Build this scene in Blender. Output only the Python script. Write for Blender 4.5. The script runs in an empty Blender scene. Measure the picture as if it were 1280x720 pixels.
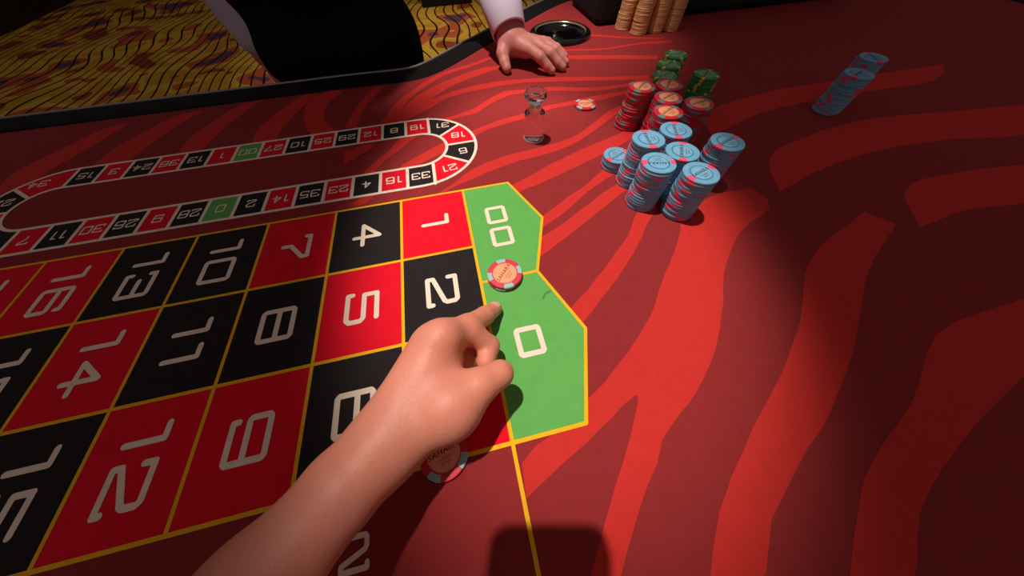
import bpy, bmesh, math, random
import numpy as np
from mathutils import Vector, Matrix
from mathutils.geometry import tessellate_polygon, delaunay_2d_cdt

random.seed(7)
SC = bpy.context.scene
COL = SC.collection
TZ = 0.76                      # height of the felt above the carpet

# ------------------------------------------------------------------ camera
CAM_R = ((0.9742395, -0.2243526, -0.0228737), (-0.2056437, -0.8421787, -0.4984432), (0.0925633, 0.4903069, -0.8666206))
CAM_C = Vector((0.0062111, 0.00411697, 0.24446 + TZ))
cd = bpy.data.cameras.new('camera')
cam = bpy.data.objects.new('camera', cd)
COL.objects.link(cam)
right, down, fwd = (Vector(r) for r in CAM_R)
m3 = Matrix((right, -down, -fwd)).transposed()
cam.matrix_world = Matrix.Translation(CAM_C) @ m3.to_4x4()
cd.sensor_fit = 'HORIZONTAL'
cd.sensor_width = 36.0
cd.lens = 320.0 / 1280.0 * 36.0
cd.clip_start = 0.005
cd.clip_end = 60
SC.camera = cam

# ------------------------------------------------------------------ world, lamps, exposure
w = bpy.data.worlds.new('world'); SC.world = w; w.use_nodes = True
bg = w.node_tree.nodes['Background']
bg.inputs[0].default_value = (1.0, 0.80, 0.78, 1)
bg.inputs[1].default_value = 0.17
SC.view_settings.view_transform = 'Standard'
SC.view_settings.look = 'None'
SC.view_settings.gamma = 1.0
SC.view_settings.exposure = 0.0
SC.view_settings.use_curve_mapping = False

def spot(name, loc, target, watts, size_deg, blend, radius, color, sx=1.0, sy=1.0, roll=0.0):
    l = bpy.data.lights.new(name, 'SPOT')
    l.energy = watts; l.spot_size = math.radians(size_deg); l.spot_blend = blend
    l.shadow_soft_size = radius; l.color = color
    o = bpy.data.objects.new(name, l)
    COL.objects.link(o)
    zz = (Vector(loc) - Vector(target)).normalized()
    yy = Vector((math.sin(roll), math.cos(roll), 0)); yy = (yy - zz * yy.dot(zz)).normalized()
    xx = yy.cross(zz)
    o.matrix_world = Matrix.Translation(loc) @ Matrix((xx, yy, zz)).transposed().to_4x4() @ Matrix.Diagonal((sx, sy, 1, 1))
    return o

# ceiling spot over the table, an added fill, and a wash behind the dealer
spot('table_spot', (-0.22, 0.60, TZ + 2.25), (0.092, 0.242, TZ), 252, 20, 0.6, 0.03, (1.0, 0.90, 0.82), sx=0.68, sy=1.0, roll=math.radians(7))  # narrow cone is invented, so the table's sides fall dark
spot('back_fill', (-0.16, 0.66, TZ + 2.25), (0.20, 0.84, TZ), 250, 22, 0.95, 0.03, (1.0, 0.90, 0.84))  # added lamp, brightens the far felt and the tan chips
spot('pit_spot', (0.3, 3.4, 3.0), (0.1, 3.4, 0.0), 150, 75, 0.9, 0.05, (1.0, 0.86, 0.74))

# ------------------------------------------------------------------ materials
def srgb(r, g, b):
    f = lambda c: (c / 255 / 12.92) if c <= 10 else ((c / 255 + 0.055) / 1.055) ** 2.4
    return (f(r), f(g), f(b), 1)

def mat(name, col, rough=0.6, metal=0.0, noise=0.0, nscale=60, bump=0.0, bscale=400, spec=0.5, coat=0.0, trans=0.0, ior=1.45, sss=0.0):
    m = bpy.data.materials.new(name); m.use_nodes = True
    nt = m.node_tree; b = nt.nodes['Principled BSDF']
    b.inputs['Base Color'].default_value = col
    b.inputs['Roughness'].default_value = rough
    b.inputs['Metallic'].default_value = metal
    b.inputs['Specular IOR Level'].default_value = spec
    b.inputs['Coat Weight'].default_value = coat
    b.inputs['Transmission Weight'].default_value = trans
    b.inputs['IOR'].default_value = ior
    if sss:
        b.inputs['Subsurface Weight'].default_value = sss
        b.inputs['Subsurface Radius'].default_value = (1.0, 0.35, 0.2)
        b.inputs['Subsurface Scale'].default_value = 0.004
    tc = nt.nodes.new('ShaderNodeTexCoord')
    if noise:
        n = nt.nodes.new('ShaderNodeTexNoise'); n.inputs['Scale'].default_value = nscale; n.inputs['Detail'].default_value = 4
        nt.links.new(tc.outputs['Object'], n.inputs['Vector'])
        mx = nt.nodes.new('ShaderNodeMix'); mx.data_type = 'RGBA'; mx.blend_type = 'MULTIPLY'
        mr = nt.nodes.new('ShaderNodeMapRange')
        mr.inputs[1].default_value = 0.3; mr.inputs[2].default_value = 0.7
        mr.inputs[3].default_value = 1 - noise; mr.inputs[4].default_value = 1 + noise * 0.3
        nt.links.new(n.outputs[0], mr.inputs[0])
        mx.inputs[0].default_value = 1.0
        mx.inputs[6].default_value = col
        nt.links.new(mr.outputs[0], mx.inputs[7])
        nt.links.new(mx.outputs[2], b.inputs['Base Color'])
    if bump:
        n2 = nt.nodes.new('ShaderNodeTexNoise'); n2.inputs['Scale'].default_value = bscale; n2.inputs['Detail'].default_value = 3
        nt.links.new(tc.outputs['Object'], n2.inputs['Vector'])
        bp = nt.nodes.new('ShaderNodeBump'); bp.inputs['Strength'].default_value = bump; bp.inputs['Distance'].default_value = 0.001
        nt.links.new(n2.outputs[0], bp.inputs['Height'])
        nt.links.new(bp.outputs[0], b.inputs['Normal'])
    return m

FELT = dict(rough=0.85, spec=0.18, noise=0.06, nscale=90, bump=0.12, bscale=1500)
M = {
 'felt': mat('felt_maroon', srgb(142, 42, 42), **FELT),
 'stripe': mat('felt_scarlet', srgb(198, 48, 42), **FELT),
 'cell_red': mat('print_red', srgb(226, 14, 38), **FELT),
 'cell_black': mat('print_black', srgb(36, 31, 31), **FELT),
 'cell_green': mat('print_green', srgb(98, 172, 84), **FELT),
 'yellow': mat('print_yellow', srgb(240, 180, 30), **FELT),
 'cream': mat('print_cream', srgb(238, 218, 196), **FELT),
 'scuff': mat('scuff', srgb(72, 142, 66), **FELT),
 'rail': mat('rail_leather', srgb(12, 9, 11), rough=0.75, bump=0.2, bscale=250, spec=0.15),
 'trim': mat('rail_trim', srgb(150, 135, 135), rough=0.4, metal=0.6),
 'wood': mat('dark_wood', srgb(46, 22, 18), rough=0.4, noise=0.4, nscale=14),
 'black': mat('black_gloss', srgb(8, 8, 8), rough=0.14, coat=0.6),
 'blackmatte': mat('black_matte', srgb(10, 8, 10), rough=0.7),
 'brass_and_glint': mat('aged_brass_and_glint', srgb(140, 128, 92), rough=0.25, metal=0.4),  # door knobs; also painted glints on cup rim and marker base
 'chip_red': mat('chip_red', srgb(206, 32, 54), rough=0.42, noise=0.12, nscale=180),
 'chip_blue': mat('chip_blue', srgb(112, 170, 200), rough=0.42, noise=0.10, nscale=180),
 'chip_bluedark': mat('chip_blue_recess', srgb(70, 124, 158), rough=0.4),
 'chip_green': mat('chip_green', srgb(46, 140, 66), rough=0.42, noise=0.12, nscale=180),
 'chip_tan': mat('chip_tan', srgb(216, 164, 108), rough=0.5, noise=0.12, nscale=120),
 'spot_shaded': mat('spot_shaded', srgb(108, 124, 122), rough=0.45),  # spots of the stacked red chips, shade put into the colour
 'spot_lit': mat('spot_lit_blue', srgb(146, 188, 188), rough=0.45),  # same spots on the loose chips, bright light put into the colour
 'spot_pink': mat('spot_pink', srgb(226, 84, 118), rough=0.45),
 'spot_yellow': mat('spot_yellow', srgb(226, 190, 90), rough=0.45),
 'spot_tan': mat('spot_orange_tan', srgb(208, 154, 100), rough=0.5),
 'label_peach': mat('label_peach', srgb(246, 160, 116), rough=0.32, noise=0.12, nscale=200),
 'label_blue': mat('label_pale_blue', srgb(120, 178, 208), rough=0.22, noise=0.15, nscale=220),
 'label_green': mat('label_pale_green', srgb(120, 176, 124), rough=0.35, noise=0.15, nscale=220),
 'label_tan': mat('label_tan', srgb(206, 156, 104), rough=0.4),
 'ink': mat('ink', srgb(40, 24, 28), rough=0.5),
 'inkred': mat('ink_soft', srgb(120, 60, 52), rough=0.5),
 'acrylic': mat('clear_acrylic', (1, 0.97, 0.96, 1), rough=0.0, trans=1.0, ior=1.46),
 'edge_glint': mat('bright_edge_glint', srgb(225, 220, 215), rough=0.25, metal=0.4),  # colour of the painted glint round the marker base
 'skin': mat('skin', srgb(218, 138, 114), rough=0.48, noise=0.10, nscale=28, bump=0.25, bscale=420, spec=0.4, sss=0.25),
 'skin2': mat('dealer_skin', srgb(200, 126, 114), rough=0.5, noise=0.14, nscale=40, bump=0.2, bscale=420, spec=0.4, sss=0.2),
 'nail': mat('nail', srgb(232, 168, 146), rough=0.3),
 'shirt': mat('shirt_cotton', srgb(206, 190, 206), rough=0.85, bump=0.2, bscale=900),
 'navy': mat('navy_cloth', srgb(17, 14, 26), rough=0.95, bump=0.2, bscale=700, spec=0.15),
 'hair': mat('dark_hair', srgb(36, 24, 18), rough=0.6),
 'phone': mat('phone_body', srgb(18, 18, 20), rough=0.3, metal=0.3),
 'glass': mat('phone_lens', srgb(6, 6, 9), rough=0.05, coat=1.0),
}

# ------------------------------------------------------------------ helpers
def obj(name, me, m=None, parent=None, loc=None):
    o = bpy.data.objects.new(name, me); COL.objects.link(o)
    if m is not None and me is not None:
        ms = m if isinstance(m, (list, tuple)) else [m]
        if len(me.materials) == 0:
            for q in ms: me.materials.append(q)
    if loc is not None: o.location = loc
    if parent is not None: o.parent = parent
    return o

def empty(name, loc=(0, 0, 0)):
    o = bpy.data.objects.new(name, None); COL.objects.link(o); o.location = loc
    o.empty_display_size = 0.02
    return o

def tag(o, label=None, cat=None, group=None, kind=None):
    if label: o['label'] = label
    if cat: o['category'] = cat
    if group: o['group'] = group
    if kind: o['kind'] = kind
    return o

def mesh(name, verts, faces, smooth=False):
    me = bpy.data.meshes.new(name); me.from_pydata([tuple(v) for v in verts], [], faces)
    if smooth:
        me.polygons.foreach_set('use_smooth', [True] * len(me.polygons))
    me.update()
    return me

def bmesh_to(name, bm, smooth=False):
    me = bpy.data.meshes.new(name)
    bmesh.ops.recalc_face_normals(bm, faces=bm.faces)
    bm.to_mesh(me); bm.free()
    if smooth:
        me.polygons.foreach_set('use_smooth', [True] * len(me.polygons))
    return me

def flat_mesh(name, outer, holes=(), z=0.0):
    loops = [[Vector((x, y, 0)) for x, y in outer]] + [[Vector((x, y, 0)) for x, y in h] for h in holes]
    tris = tessellate_polygon(loops)
    vs = [v for l in loops for v in l]
    fs = []
    for t in tris:
        a, b, c = (vs[i] for i in t)
        if (b - a).cross(c - a).z < 0: t = (t[0], t[2], t[1])
        fs.append(tuple(t))
    return mesh(name, [(v.x, v.y, z) for v in vs], fs)

def strokes_mesh(name, lines, width, z=0.0, cap=True, seg=10):
    """flat printed strokes: each polyline gets width, round joints"""
    vs, fs = [], []
    for pl in lines:
        n = len(pl)
        closed = n > 2 and pl[0] == pl[-1]
        for i in range(n - 1):
            a, b = Vector(pl[i]), Vector(pl[i + 1])
            d = b - a
            if d.length < 1e-9: continue
            d.normalize(); p = Vector((-d.y, d.x)) * width / 2
            k = len(vs)
            for q in (a - p, b - p, b + p, a + p): vs.append((q.x, q.y, z))
            fs.append((k, k + 1, k + 2, k + 3))
        for i in range(n):
            if not closed and not cap and i in (0, n - 1): continue
            k = len(vs); c = pl[i]
            for j in range(seg):
                an = 2 * math.pi * j / seg
                vs.append((c[0] + width / 2 * math.cos(an), c[1] + width / 2 * math.sin(an), z))
            fs.append(tuple(range(k, k + seg)))
    # merge the overlapping pieces into one clean flat shape
    ov, oe, of, _a, _b, src = delaunay_2d_cdt([Vector((v[0], v[1])) for v in vs], [], fs, 0, 1e-6)
    return mesh(name, [(v.x, v.y, z) for v in ov], [tuple(f) for f, q in zip(of, src) if q])

def round_box(bm, sx, sy, sz, c=(0, 0, 0), bevel=0.004, seg=2, mtx=None):
    r = bmesh.ops.create_cube(bm, size=1.0)
    for v in r['verts']: v.co = Vector((v.co.x * sx, v.co.y * sy, v.co.z * sz)) + Vector(c)
    if bevel:
        es = list({e for v in r['verts'] for e in v.link_edges})
        bmesh.ops.bevel(bm, geom=es, offset=bevel, segments=seg, affect='EDGES', profile=0.5)
    return bm

def box_mesh(name, sx, sy, sz, c=(0, 0, 0), bevel=0.004):
    bm = bmesh.new(); round_box(bm, sx, sy, sz, c, bevel); return bmesh_to(name, bm)

def lathe(name, prof, seg=48, smooth=True, closed=False):
    """prof: (r, z) list from bottom to top"""
    vs, fs = [], []
    idx = []
    for r, z in prof:
        if r < 1e-6:
            idx.append([len(vs)]); vs.append((0, 0, z))
        else:
            idx.append(list(range(len(vs), len(vs) + seg)))
            for j in range(seg):
                a = 2 * math.pi * j / seg; vs.append((r * math.cos(a), r * math.sin(a), z))
    pairs = list(zip(idx[:-1], idx[1:]))
    if closed: pairs.append((idx[-1], idx[0]))
    for A, B in pairs:
        for j in range(seg):
            k = (j + 1) % seg
            if len(A) == 1 and len(B) == 1: continue
            if len(A) == 1: fs.append((A[0], B[k], B[j]))
            elif len(B) == 1: fs.append((A[j], A[k], B[0]))
            else: fs.append((A[j], A[k], B[k], B[j]))
    me = mesh(name, vs, fs, smooth)
    bm = bmesh.new(); bm.from_mesh(me); bmesh.ops.recalc_face_normals(bm, faces=bm.faces); bm.to_mesh(me); bm.free()
    return me

def offset_line(pts, d):
    out = []
    for i, p in enumerate(pts):
        a = Vector(pts[max(i - 1, 0)]); b = Vector(pts[min(i + 1, len(pts) - 1)])
        t = (b - a).normalized(); n = Vector((-t.y, t.x))
        out.append((p[0] + n.x * d, p[1] + n.y * d))
    return out

def smooth_line(P, n=6):
    P = [Vector(p) for p in P]; out = []
    for i in range(len(P) - 1):
        a = P[max(i - 1, 0)]; b = P[i]; c = P[i + 1]; d = P[min(i + 2, len(P) - 1)]
        for k in range(n):
            t = k / n
            out.append(0.5 * ((2 * b) + (c - a) * t + (2 * a - 5 * b + 4 * c - d) * t * t + (3 * b - a - 3 * c + d) * t ** 3))
    out.append(P[-1])
    return [tuple(p) for p in out]

def sweep_closed_strip(name, inner, outer, prof, close=True):
    """strip between two matching outlines; prof = [(t, z)] across it"""
    n = len(inner); vs = []; fs = []
    for i in range(n):
        for t, z in prof:
            vs.append((inner[i][0] * (1 - t) + outer[i][0] * t, inner[i][1] * (1 - t) + outer[i][1] * t, z))
    m = len(prof)
    for i in range(n if close else n - 1):
        k = (i + 1) % n
        for j in range(m - 1):
            fs.append((i * m + j, k * m + j, k * m + j + 1, i * m + j + 1))
    me = mesh(name, vs, fs, True)
    bm = bmesh.new(); bm.from_mesh(me); bmesh.ops.recalc_face_normals(bm, faces=bm.faces); bm.to_mesh(me); bm.free()
    return me

# ---- implicit surfaces: smooth unions of tapered capsules, meshed as one continuous skin
def sdf_mesh(name, groups, vox, relax=4):
    """groups = [(k, [(a, b, ra, rb, k), ...]), ...]  (metres)"""
    import openvdb
    allp = [p for _, g in groups for p in g]
    lo = np.min([np.minimum(np.array(p[0]) - p[2], np.array(p[1]) - p[3]) for p in allp], 0) - 4 * vox
    hi = np.max([np.maximum(np.array(p[0]) + p[2], np.array(p[1]) + p[3]) for p in allp], 0) + 4 * vox
    dim = np.ceil((hi - lo) / vox).astype(int) + 1
    BIG = 0.03
    total = np.full(dim, BIG, np.float32)
    ax = [lo[i] + vox * np.arange(dim[i], dtype=np.float32) for i in range(3)]
    def smin(a, b, k):
        if k <= 0: return np.minimum(a, b)
        h = np.maximum(k - np.abs(a - b), 0) / k
        return np.minimum(a, b) - h * h * k * 0.25
    for gk, g in groups:
        fld = np.full(dim, BIG, np.float32)
        for a, b, ra, rb, k in g:
            a = np.array(a, np.float32); b = np.array(b, np.float32)
            mg = BIG
            l = np.minimum(a - ra, b - rb) - mg; h = np.maximum(a + ra, b + rb) + mg
            i0 = np.clip(((l - lo) / vox).astype(int), 0, dim - 1); i1 = np.clip(np.ceil((h - lo) / vox).astype(int) + 1, 1, dim)
            X = ax[0][i0[0]:i1[0], None, None] - a[0]; Y = ax[1][None, i0[1]:i1[1], None] - a[1]; Z = ax[2][None, None, i0[2]:i1[2]] - a[2]
            d = b - a; dd = float(d @ d) + 1e-12
            t = np.clip((X * d[0] + Y * d[1] + Z * d[2]) / dd, 0, 1)
            dist = np.sqrt((X - t * d[0]) ** 2 + (Y - t * d[1]) ** 2 + (Z - t * d[2]) ** 2) - (ra + t * (rb - ra))
            sl = (slice(i0[0], i1[0]), slice(i0[1], i1[1]), slice(i0[2], i1[2]))
            fld[sl] = smin(fld[sl], np.minimum(dist, BIG).astype(np.float32), k)
        total = smin(total, fld, gk)
    grid = openvdb.FloatGrid(BIG)
    grid.copyFromArray(total)
    pts, quads = grid.convertToQuads(0.0)
    pts = np.asarray(pts) * vox + lo
    q = np.asarray(quads)[:, ::-1]
    me = mesh(name, pts.tolist(), [tuple(int(i) for i in f) for f in q], True)
    bm = bmesh.new(); bm.from_mesh(me)
    for _ in range(relax):
        bmesh.ops.smooth_vert(bm, verts=bm.verts, factor=0.5, use_axis_x=True, use_axis_y=True, use_axis_z=True)
    bmesh.ops.recalc_face_normals(bm, faces=bm.faces)
    bm.to_mesh(me); bm.free()
    me.polygons.foreach_set('use_smooth', [True] * len(me.polygons))
    return me

def mm(*p): return (p[0] / 1000, p[1] / 1000, p[2] / 1000 + TZ)

ORD = ['topmost', 'second', 'third', 'fourth', 'fifth', 'sixth', 'seventh', 'eighth', 'ninth', 'tenth', 'eleventh', 'twelfth', 'thirteenth',
       'fourteenth', 'fifteenth', 'sixteenth', 'seventeenth', 'eighteenth', 'nineteenth', 'twentieth', 'twenty-first', 'twenty-second',
       'twenty-third', 'twenty-fourth', 'twenty-fifth', 'twenty-sixth']

# ------------------------------------------------------------------ the setting: carpet
def carpet_material():
    m = bpy.data.materials.new('casino_carpet'); m.use_nodes = True
    nt = m.node_tree; L = nt.links; b = nt.nodes['Principled BSDF']
    b.inputs['Roughness'].default_value = 0.95; b.inputs['Specular IOR Level'].default_value = 0.1
    tc = nt.nodes.new('ShaderNodeTexCoord')
    def noise(scale, detail=1.0):
        n = nt.nodes.new('ShaderNodeTexNoise'); n.inputs['Scale'].default_value = scale; n.inputs['Detail'].default_value = detail
        L.new(tc.outputs['Object'], n.inputs['Vector']); return n
    nA = noise(0.9); nB = noise(2.3)
    mp = nt.nodes.new('ShaderNodeMapping'); mp.inputs['Location'].default_value = (3.1, 7.7, 0); L.new(tc.outputs['Object'], mp.inputs['Vector']); L.new(mp.outputs[0], nB.inputs['Vector'])
    ramp = nt.nodes.new('ShaderNodeValToRGB'); ramp.color_ramp.interpolation = 'CONSTANT'
    e = ramp.color_ramp.elements
    e[0].position = 0.0; e[0].color = srgb(150, 70, 40)
    e[1].position = 0.36; e[1].color = srgb(196, 150, 44)
    for p, c in ((0.47, (214, 172, 60)), (0.56, (190, 96, 52)), (0.66, (96, 74, 84))):
        q = e.new(p); q.color = srgb(*c)
    L.new(nB.outputs[0], ramp.inputs[0])
    wv = nt.nodes.new('ShaderNodeTexWave'); wv.inputs['Scale'].default_value = 3.0; wv.inputs['Distortion'].default_value = 16.0
    wv.inputs['Detail'].default_value = 0.0; wv.inputs['Detail Scale'].default_value = 0.35
    L.new(tc.outputs['Object'], wv.inputs['Vector'])
    lr = nt.nodes.new('ShaderNodeValToRGB'); le = lr.color_ramp.elements
    le[0].position = 0.03; le[0].color = (0, 0, 0, 1); le[1].position = 0.11; le[1].color = (1, 1, 1, 1)
    L.new(wv.outputs[0], lr.inputs[0])
    mx = nt.nodes.new('ShaderNodeMix'); mx.data_type = 'RGBA'
    mx.inputs[6].default_value = srgb(40, 14, 24)
    L.new(lr.outputs[0], mx.inputs[0]); L.new(ramp.outputs[0], mx.inputs[7])
    L.new(mx.outputs[2], b.inputs['Base Color'])
    return m
fl = obj('floor', mesh('floor', [(-5, -3, 0), (5, -3, 0), (5, 8, 0), (-5, 8, 0)], [(0, 1, 2, 3)]), carpet_material())
fl['kind'] = 'structure'
wb = obj('wall_back', box_mesh('wall_back', 10.0, 0.1, 3.2, (0, 8.05, 1.6), 0), M['wood'])
wb['kind'] = 'structure'
for nm, x in (('wall_left', -5.05), ('wall_right', 5.05)):
    ws = obj(nm, box_mesh(nm, 0.1, 11.0, 3.2, (x, 2.5, 1.6), 0), M['wood']); ws['kind'] = 'structure'

# ------------------------------------------------------------------ roulette table
table = tag(empty('roulette_table', (0, 0, 0)), 'roulette table with red zebra striped felt, printed number layout and black curved rail', 'table')
rail_in = smooth_line([(-1.25, 0.684), (-0.7, 0.684), (-0.35, 0.684), (-0.19, 0.684), (-0.084, 0.680), (-0.033, 0.688), (0.021, 0.722), (0.105, 0.801), (0.18, 0.872), (0.263, 0.953), (0.36, 1.040), (0.44, 1.09), (0.56, 1.12), (0.75, 1.13), (1.45, 1.13)], 5)
outline = rail_in + [(1.52, 1.06), (1.55, 0.9), (1.55, 0.3), (1.52, -0.45), (1.45, -0.52), (0.5, -0.55), (-0.5, -0.55), (-1.25, -0.52), (-1.33, -0.45), (-1.35, 0.1), (-1.33, 0.62)]
# keep the felt outline counter-clockwise for offsets
def closed_offset(P, d):
    n = len(P); out = []
    for i in range(n):
        a = Vector(P[i - 1]); b = Vector(P[(i + 1) % n]); t = (b - a).normalized()
        out.append((P[i][0] - t.y * d, P[i][1] + t.x * d))
    return out
CUP = (0.316, 0.834); CUP_R = 0.064
hole = [(CUP[0] + CUP_R * math.cos(2 * math.pi * j / 40), CUP[1] + CUP_R * math.sin(2 * math.pi * j / 40)) for j in range(40)]
obj('felt_top', flat_mesh('felt_top', outline[::-1], [hole], TZ), M['felt'], table)
outer = closed_offset(outline, 0.057)
outer2 = closed_offset(outline, 0.061)
under = closed_offset(outline, 0.03)
obj('rail', sweep_closed_strip('rail', outline, outer, [(0, TZ - 0.03), (0, TZ + 0.0005), (0.06, TZ + 0.002), (0.3, TZ + 0.003), (0.8, TZ + 0.003), (1, TZ + 0.002), (1.0, TZ - 0.06), (0.3, TZ - 0.07)]), M['rail'], table)
obj('rail_trim', sweep_closed_strip('rail_trim', outer, outer2, [(0, TZ - 0.02), (0, TZ + 0.003), (0.5, TZ + 0.0045), (1, TZ + 0.003), (1, TZ - 0.02), (0, TZ - 0.02)]), M['trim'], table)
bottom = closed_offset(outline, -0.06)
obj('apron', sweep_closed_strip('apron', bottom, bottom, [(0, TZ - 0.03), (0, TZ - 0.22)]), M['wood'], table)
obj('underside', flat_mesh('underside', outline[::-1], [hole], TZ - 0.028), M['blackmatte'], table)
for lx, ly in ((-1.0, 0.35), (1.1, 0.35), (-1.0, -0.2), (1.1, -0.2)):
    lg = lathe('table_leg', [(0, 0), (0.07, 0), (0.07, 0.03), (0.045, 0.06), (0.05, 0.3), (0.06, TZ - 0.2), (0.06, TZ - 0.03), (0, TZ - 0.03)], 20)
    obj('table_leg', lg, M['wood'], table, (lx, ly, 0))

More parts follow.
